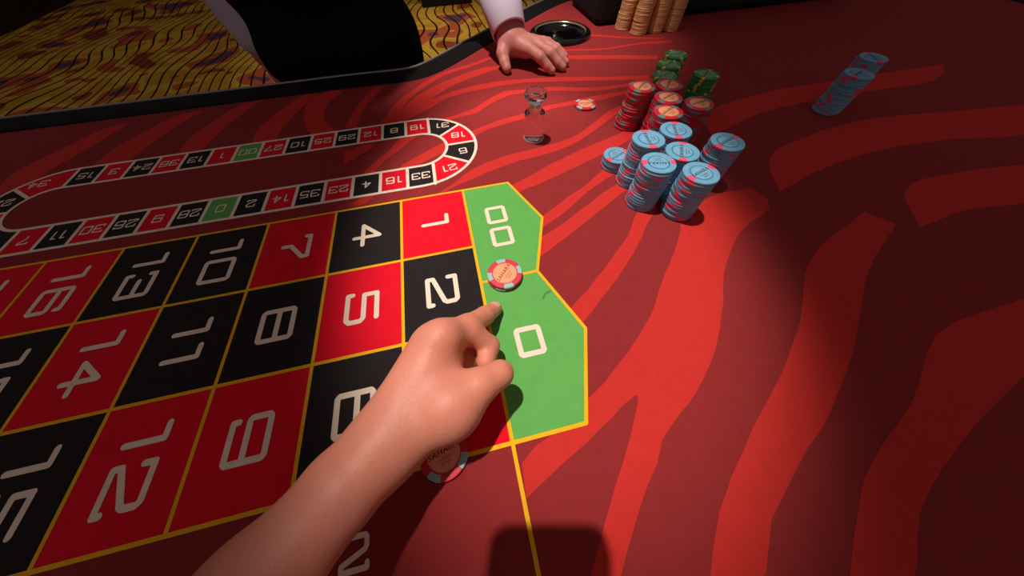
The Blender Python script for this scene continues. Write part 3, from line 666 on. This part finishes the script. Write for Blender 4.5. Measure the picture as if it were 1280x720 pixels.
# ------------------------------------------------------------------ glass marker
dolly = tag(empty('win_marker', (0.131, 0.412, TZ + 0.0005)), 'clear acrylic win marker with faceted knob standing alone on the red felt', 'marker')
obj('cylinder_body', lathe('cylinder_body', [(0, 0.0016), (0.0152, 0.0016), (0.0158, 0.0024), (0.0158, 0.0385), (0.0150, 0.0400), (0.0105, 0.0412), (0.0084, 0.0435), (0.0080, 0.0495), (0.0080, 0.0515), (0, 0.0515)], 48), M['acrylic'], dolly)
obj('faceted_knob', lathe('faceted_knob', [(0, 0.0516), (0.0086, 0.0516), (0.0130, 0.0555), (0.0166, 0.0605), (0.0168, 0.0640), (0.0146, 0.0672), (0, 0.0674)], 18, False), M['acrylic'], dolly)
obj('base_edge_glint', lathe('base_edge_glint', [(0.0159, 0), (0.0164, 0), (0.0164, 0.0030), (0.0159, 0.0030)], 40, False, True), M['edge_glint'], dolly)  # bright edge seen in the acrylic, imitated by a pale ring
obj('base_reflection', lathe('base_reflection', [(0, 0), (0.0118, 0), (0.0118, 0.0012), (0, 0.0012)], 32, False), M['brass_and_glint'], dolly)  # olive disc imitating the reflection inside the clear base

# ------------------------------------------------------------------ chip drop cup let into the felt
cup = tag(empty('drop_cup', (CUP[0], CUP[1], TZ)), 'round black glossy cup let into the felt beside the dealer hand', 'cup')
obj('lip', lathe('lip', [(0.0600, -0.002), (0.0602, 0.004), (0.0640, 0.0085), (0.0690, 0.0095), (0.0750, 0.0065), (0.0775, 0.0012), (0.0640, 0.0008)], 64), M['black'], cup)
obj('bowl', lathe('bowl', [(0, -0.055), (0.030, -0.054), (0.046, -0.047), (0.055, -0.030), (0.0585, -0.010), (0.0602, 0.003), (0.0625, 0.003), (0.0615, -0.012), (0.058, -0.034), (0.048, -0.051), (0.030, -0.058), (0, -0.059)], 64), M['black'], cup)
obj('rim_highlight', lathe('rim_highlight', [(0.0615, 0.0066), (0.0624, 0.0080), (0.0634, 0.0088)], 64), M['brass_and_glint'], cup)  # highlight along the black lip, painted as a thin pale band

# ------------------------------------------------------------------ black rack behind the tan chips
rack = tag(empty('chip_rack', (0.795, 0.955, TZ)), 'black rack standing at the back of the felt behind the tan chips', 'rack')
obj('body', box_mesh('body', 0.75, 0.20, 0.16, (0, 0, 0.081), 0.012), M['blackmatte'], rack)
obj('top_tray', box_mesh('top_tray', 0.70, 0.16, 0.012, (0, 0, 0.167), 0.003), M['black'], rack)
for k in range(4):
    obj('divider', box_mesh('divider', 0.006, 0.15, 0.02, (-0.24 + 0.16 * k, 0, 0.182), 0.001), M['blackmatte'], rack)

# ------------------------------------------------------------------ pit podium far behind
pod = tag(empty('pit_podium', (0.25, 5.0, 0)), 'dark brown wooden podium standing on the patterned carpet far behind', 'podium')
obj('plinth', box_mesh('plinth', 0.62, 0.46, 0.08, (0, 0, 0.04), 0.004), M['blackmatte'], pod)
obj('cabinet', box_mesh('cabinet', 0.58, 0.42, 0.92, (0, 0, 0.54), 0.006), M['wood'], pod)
obj('worktop', box_mesh('worktop', 0.66, 0.50, 0.03, (0, 0, 1.015), 0.006), M['wood'], pod)
for sx in (-1, 1):
    d_ = obj('door', box_mesh('door', 0.26, 0.016, 0.80, (sx * 0.138, -0.216, 0.54), 0.003), M['wood'], pod)
    obj('knob', lathe('knob', [(0, 0), (0.012, 0.003), (0.014, 0.012), (0.008, 0.02), (0, 0.022)], 16), M['brass_and_glint'], d_, (sx * 0.03, -0.235, 0.62))

# ------------------------------------------------------------------ dealer: one figure standing behind the table, leaning on the left hand
def dp(x, y, z): return (x, y, z + TZ)
def build_dealer():
    hips = dp(-.24, 1.06, .14); chest = dp(-.21, .93, .40); neck = dp(-.19, .79, .565); head = dp(-.18, .70, .665)
    ls, rs = dp(-.04, .86, .45), dp(-.37, .90, .48)
    le, re_ = dp(.115, .885, .215), dp(-.45, 1.0, .22)
    lw, rw = dp(.155, .704, .040), dp(-.43, .98, -.02)
    # coarse figure
    body = [
     ((-.24 - .08, 1.06, TZ + .10), (-.24 + .03, 1.06, TZ + .10), .12, .12, .03),
     (hips, chest, .14, .15, .05), (chest, dp(-.20, .86, .48), .15, .11, .05),
     (ls, rs, .062, .062, .05), (dp(-.195, .84, .52), neck, .06, .055, .04), (neck, head, .052, .06, .03),
     (dp(-0.180, 0.710, 0.725), dp(-0.180, 0.700, 0.665), .088, .078, .03), (dp(-0.180, 0.660, 0.625), dp(-0.180, 0.670, 0.665), .045, .06, .03),
     (dp(-0.180, 0.615, 0.670), dp(-0.180, 0.600, 0.655), .010, .014, .008),                                         # nose
     (dp(-0.200, 0.622, 0.627), dp(-0.160, 0.622, 0.627), .008, .008, .006),                                     # mouth
     (dp(-0.265, 0.700, 0.655), dp(-0.265, 0.705, 0.690), .010, .014, .006), (dp(-0.095, 0.700, 0.655), dp(-0.095, 0.705, 0.690), .010, .014, .006),
     (ls, le, .052, .042, .03), (le, dp(.154, .735, .075), .042, .029, .02),
     (rs, re_, .052, .042, .03), (re_, rw, .042, .028, .02),
     (dp(-.33, 1.07, .08), dp(-.34, 1.10, -.32), .085, .062, .03), (dp(-.34, 1.10, -.32), dp(-.34, 1.14, -.70), .062, .042, .02),
     (dp(-.15, 1.07, .08), dp(-.13, 1.08, -.32), .085, .062, .03), (dp(-.13, 1.08, -.32), dp(-.13, 1.12, -.70), .062, .042, .02),
     (dp(-.34, 1.14, -.72), dp(-.35, 1.0, -.735), .036, .024, .02), (dp(-.13, 1.12, -.72), dp(-.12, .99, -.735), .036, .024, .02),
    ]
    coarse = sdf_mesh('coarse', [(0.0, body)], 0.006, 3)
    fine = sdf_mesh('hand', dealer_hand_groups(), 0.0010, 4)
    rh = []
    for k, (dx, L_) in enumerate(((-.028, .062), (-.009, .072), (.010, .068), (.028, .052))):
        b0 = (rw[0] + .01, rw[1] + dx * .9 - .01, rw[2] - .075); b1 = (b0[0] + .004, b0[1] - .004, b0[2] - L_ * .5); b2 = (b1[0] + .018, b1[1] - .004, b1[2] - L_ * .42)
        rh.append((0.006, [((rw[0], rw[1] + dx * .5, rw[2]), b0, .014, .011, .012)]))
        rh.append((0.004, [(b0, b1, .0095, .0085, .004), (b1, b2, .0085, .007, .004)]))
    rh.append((0.006, [((rw[0], rw[1] - .02, rw[2] - .01), (rw[0] + .02, rw[1] - .05, rw[2] - .055), .014, .011, .01), ((rw[0] + .02, rw[1] - .05, rw[2] - .055), (rw[0] + .03, rw[1] - .052, rw[2] - .09), .0105, .008, .004)]))
    right = sdf_mesh('hand', rh, 0.002, 3)
    bm = bmesh.new()
    for me in (coarse, fine, right): bm.from_mesh(me)
    me = bpy.data.meshes.new('person'); bm.to_mesh(me); bm.free()
    me.polygons.foreach_set('use_smooth', [True] * len(me.polygons))
    d = obj('person', me, M['skin2'])
    tag(d, 'dealer in dark navy clothes and white shirt cuffs leaning one hand on the felt', 'person')
    # clothes
    shirt = [
     (ls, le, .060, .053, .03), (le, dp(.143, .80, .128), .051, .041, .03), (dp(.143, .80, .128), dp(.153, .752, .086), .041, .0365, .006),
     (rs, re_, .060, .052, .03), (re_, dp(-.431, .985, .02), .052, .040, .02),
     (ls, rs, .071, .071, .04), (hips, chest, .143, .154, .05), (chest, dp(-.20, .86, .485), .154, .110, .05),
    ]
    obj('shirt', sdf_mesh('shirt', [(0, shirt)], 0.005, 3), M['shirt'], d)
    ax = (Vector(dp(.128, .885, .215)) - Vector(dp(.158, .711, .0500))).normalized()
    cf = obj('cuff', lathe('cuff', [(0.0322, 0.0), (0.0340, 0.0), (0.0352, 0.002), (0.0420, 0.066), (0.0410, 0.068), (0.0400, 0.066)], 48, True, True), M['shirt'], d, dp(.158, .711, .0500))
    cf.rotation_mode = 'QUATERNION'; cf.rotation_quaternion = ax.to_track_quat('Z', 'Y')
    vest = [
     (dp(-.345, 1.05, .12), dp(-.262, 1.05, .12), .130, .130, .03), (dp(-.325, 1.02, -.03), dp(-.178, 1.02, -.04), .13, .13, .03),
     (hips, chest, .152, .170, .05), (chest, dp(-.20, .865, .478), .170, .120, .05),
    ]
    obj('vest', sdf_mesh('vest', [(0, vest)], 0.006, 3), M['navy'], d)
    tr = [
     (dp(-.325, 1.02, -.02), dp(-.172, 1.02, -.03), .128, .128, .03),
     (dp(-.33, 1.05, -.02), dp(-.34, 1.10, -.32), .105, .082, .04), (dp(-.34, 1.10, -.32), dp(-.34, 1.14, -.69), .082, .066, .03),
     (dp(-.15, 1.05, -.02), dp(-.13, 1.08, -.32), .105, .082, .04), (dp(-.13, 1.08, -.32), dp(-.13, 1.12, -.69), .082, .066, .03),
    ]
    obj('trousers', sdf_mesh('trousers', [(0, tr)], 0.007, 3), M['navy'], d)
    for x, y in ((-.34, 1.14), (-.13, 1.12)):
        s = [(dp(x, y, -.715), dp(x, y - .15, -.73), .044, .030, .02)]
        obj('shoe', sdf_mesh('shoe', [(0, s)], 0.004, 2), M['black'], d)
    hr = [(dp(-0.180, 0.725, 0.740), dp(-0.180, 0.720, 0.705), .092, .092, .03), (dp(-0.180, 0.670, 0.795), dp(-0.180, 0.740, 0.665), .035, .075, .03)]
    obj('hair', sdf_mesh('hair', [(0, hr)], 0.006, 2), M['hair'], d)
    for sx in (-1, 1):
        e = lathe('eye', [(0, -.010), (.007, -.007), (.010, 0), (.007, .007), (0, .010)], 16)
        obj('eye', e, M['cream'], d, dp(-.18 + sx * .032, .626, .687))
    return d

def dealer_hand_groups():
    W = mm(156, 704, 38)
    f = []
    mcp = [(190, 664, 33), (211, 680, 33), (230, 697, 29), (245, 715, 23)]
    tips = [((206, 637, 27), (219, 629, 14.5), (228, 624, 8)), ((231, 650, 27), (245, 640, 14.5), (255, 633, 8)),
            ((249, 672, 24), (261, 662, 13.5), (269, 654, 7.6)), ((262, 699, 18), (272, 693, 11), (279, 688, 6.8))]
    rad = [(9.6, 8.6, 7.4), (9.8, 8.7, 7.5), (9.2, 8.2, 7.1), (8.2, 7.3, 6.4)]
    palm = []
    for i, (m, wr) in enumerate(zip(mcp, [(163, 694, 38), (160, 703, 40), (157, 710, 38), (154, 716, 35)])):
        palm.append((mm(*wr), mm(*m), .0155, (.0118, .0122, .0114, .0100)[i], .012))
    palm.append((mm(154, 735, 70), mm(157, 704, 39), .027, .0235, .012))
    palm.append((mm(164, 735, 70), mm(167, 707, 41), .026, .0215, .012))
    palm.append((mm(170, 690, 30), mm(185, 675, 27), .014, .011, .012))
    palm.append((mm(148, 698, 32), mm(136, 682, 26), .0155, .0115, .012))          # thumb metacarpal
    f.append((0.0, palm))
    for m, (p, d_, t), r in zip(mcp, tips, rad):
        f.append((0.0055, [(mm(*m), mm(*p), .0104 if r[0] > 9 else .0092, r[0] / 1000, .004), (mm(*p), mm(*d_), r[0] / 1000, r[1] / 1000, .003), (mm(*d_), mm(*t), r[1] / 1000, r[2] / 1000, .003)]))
    f.append((0.007, [(mm(138, 684, 26), mm(138, 667, 16), .0112, .0104, .004), (mm(138, 667, 16), mm(140, 655, 9.5), .0104, .0088, .003)]))
    return f

dealer = build_dealer()

# ------------------------------------------------------------------ the player's bare left hand, pointing at the chips
def player_hand_groups():
    g = []
    n = (.68, -.73)
    def off(p, s, dz=0): return mm(p[0] + n[0] * s, p[1] + n[1] * s, p[2] + dz)
    W, F1, F2, F3, E = (-83, 18, 55), (-97, 3, 64), (-128, -30, 75), (-180, -88, 90), (-255, -170, 112)
    arm = []
    for s in (-4.5, 6.0):
        sg = 1 if s > 0 else -1
        arm += [(off(W, s), off(F1, s * 1.1), .0150, .0148, .01), (off(F1, s * 1.1), off(F2, sg * 7.0), .0148, .0172, .01),
                (off(F2, sg * 7.0), off(F3, sg * 12), .0172, .027, .01), (off(F3, sg * 12), off(E, sg * 13), .027, .034, .01)]
    I, MD, RG, PK = (-35, 80, 58), (-46, 79, 56), (-56, 71, 46), (-64, 60, 34)
    palm = [(off(W, 5, 0), mm(*I), .0140, .0124, .014), (off(W, 1, 1), mm(*MD), .0140, .0122, .010),
            (off(W, -1, 0), mm(*RG), .0135, .0112, .014), (off(W, -2, -2), mm(*PK), .0125, .0102, .014),
            (off(W, 4, -8), mm(-38, 66, 42), .015, .014, .014), (off(W, -3, -8), mm(-54, 60, 36), .015, .014, .014)]
    th = [(off(W, 7, 0), mm(-36, 30, 50), .0135, .0160, .016), (mm(-44, 50, 50), mm(-34, 32, 50), .013, .0155, .016), (mm(-50, 40, 46), mm(-38, 30, 48), .015, .016, .014)]
    g.append((0.0, arm + palm + th))
    P, D, Tp = (-17, 93, 38), (-2, 107, 21), (9, 118, 8.2)
    g.append((0.010, [(mm(*I), mm(*P), .0122, .0104, .006), (mm(*P), mm(*D), .0104, .0090, .004), (mm(*D), mm(*Tp), .0090, .0076, .003)]))
    # middle finger curled under, its tip against the thumb
    g.append((0.006, [(mm(*MD), mm(-18, 87, 40), .0115, .0104, .005), (mm(-16, 86, 40), mm(-3, 76, 25), .0104, .0092, .004), (mm(-3, 76, 25), mm(-8, 62, 29), .0090, .0080, .003)]))
    g.append((0.006, [(mm(*RG), mm(-38, 84, 28), .0110, .0100, .005), (mm(-38, 84, 28), mm(-24, 70, 17), .0098, .0088, .004), (mm(-24, 70, 17), mm(-32, 58, 22), .0086, .0076, .003)]))
    g.append((0.006, [(mm(*PK), mm(-56, 74, 22), .0098, .0088, .005), (mm(-56, 74, 22), mm(-44, 62, 14), .0086, .0078, .004), (mm(-44, 62, 14), mm(-50, 52, 18), .0076, .0068, .003)]))
    # thumb: leaves the side of the palm, bends toward the middle finger
    g.append((0.010, [(mm(-36, 31, 50), mm(-14, 40, 53), .0160, .0125, .008), (mm(-14, 40, 52), mm(2, 46, 47), .0122, .0106, .004)]))
    return g
pm = sdf_mesh('person', player_hand_groups(), 0.00125, 5)
pl = obj('person', pm, M['skin'])
tag(pl, "player's bare left forearm and hand reaching in, index finger pointing at the stacked chips", 'person')

# ------------------------------------------------------------------ the phone that takes the picture (its shadow falls on the felt)
def build_phone():
    root = tag(empty('phone', CAM_C), 'dark phone held over the near edge of the table, filming', 'phone')
    root.matrix_world = cam.matrix_world.copy()
    bm = bmesh.new()
    wd, ht, th, rc = 0.0735, 0.150, 0.008, 0.013
    pts = []
    for cx, cy, a in ((1, 1, 0), (-1, 1, 90), (-1, -1, 180), (1, -1, 270)):
        for j in range(7):
            an = math.radians(a + 15 * j)
            pts.append((cx * (wd / 2 - rc) + rc * math.cos(an), cy * (ht / 2 - rc) + rc * math.sin(an)))
    lo = [bm.verts.new((x, y, 0)) for x, y in pts]; hi = [bm.verts.new((x, y, th)) for x, y in pts]
    bm.faces.new(lo); bm.faces.new(hi)
    for i in range(len(pts)): bm.faces.new((lo[i], lo[(i + 1) % len(pts)], hi[(i + 1) % len(pts)], hi[i]))
    me = bmesh_to('phone_body', bm)
    oy, ox = -0.060, -0.022
    obj('phone_body', me, M['phone'], root, (ox, oy, 0.004))
    obj('screen', box_mesh('screen', wd - .006, ht - .006, .0006, (0, 0, 0), 0), M['glass'], root, (ox, oy, 0.0124))
    return root
phone = build_phone()

# the other hand, wrapped round the lower half of the phone (behind the lens, out of the picture)
def right_hand_groups():
    W = cam.matrix_world
    def c(x, y, z): return tuple(W @ Vector((x / 1000, y / 1000, z / 1000)))
    g = [(0.0, [(c(24, -176, -20), c(62, -280, 34), .022, .028, .012), (c(62, -280, 34), c(130, -420, 110), .028, .037, .012),
                (c(22, -172, -20), c(18, -80, -19), .0165, .0105, .012), (c(20, -172, -20), c(16, -100, -20), .0165, .0115, .012),
                (c(14, -172, -20), c(12, -122, -20), .0155, .0115, .012), (c(12, -172, -20), c(6, -143, -19), .0155, .0105, .012)])]
    for k, y in enumerate((-80, -101, -122, -142)):
        r = (.0086, .0088, .0084, .0076)[k]
        g.append((0.004, [(c(14 - 3 * k, y, -18), c(-28, y + 4, -13), .0098, r, .003), (c(-28, y + 4, -13), c(-60, y + 5, -9), r, r - .0006, .003), (c(-60, y + 5, -9), c(-70, y + 5, 6), r - .0006, r - .0016, .003)]))
    g.append((0.006, [(c(36, -156, -14), c(33, -116, 19), .0140, .0125, .004), (c(33, -116, 19), c(8, -92, 31), .0118, .0095, .004)]))
    return g
rh_ = obj('person', sdf_mesh('person', right_hand_groups(), 0.002, 4), M['skin'])
tag(rh_, 'right hand and bare forearm gripping the filming phone', 'person')

# index fingernail
def nail(parent):
    a = Vector((.55, .55, -.63)).normalized(); d = Vector((.45, .45, .77)); d = (d - a * d.dot(a)).normalized(); s = a.cross(d)
    base = Vector(mm(9, 118, 8.2)) - a * .0022
    vs, fs = [], []
    n = 8
    for i in range(n + 1):
        v = -1 + 2 * i / n
        wdt = .0046 * (1 - abs(v) ** 3.2) ** .5 + .0002
        for j in range(n + 1):
            u = (-1 + 2 * j / n) * wdt / .0076
            vs.append(base + a * (v * .0052) + (d * math.cos(u) + s * math.sin(u)) * (.0080 - .0006 * max(v, 0)))
    for i in range(n):
        for j in range(n):
            k = i * (n + 1) + j; fs.append((k, k + 1, k + n + 2, k + n + 1))
    return obj('fingernail', mesh('fingernail', vs, fs, True), M['nail'], parent)
nail(pl)
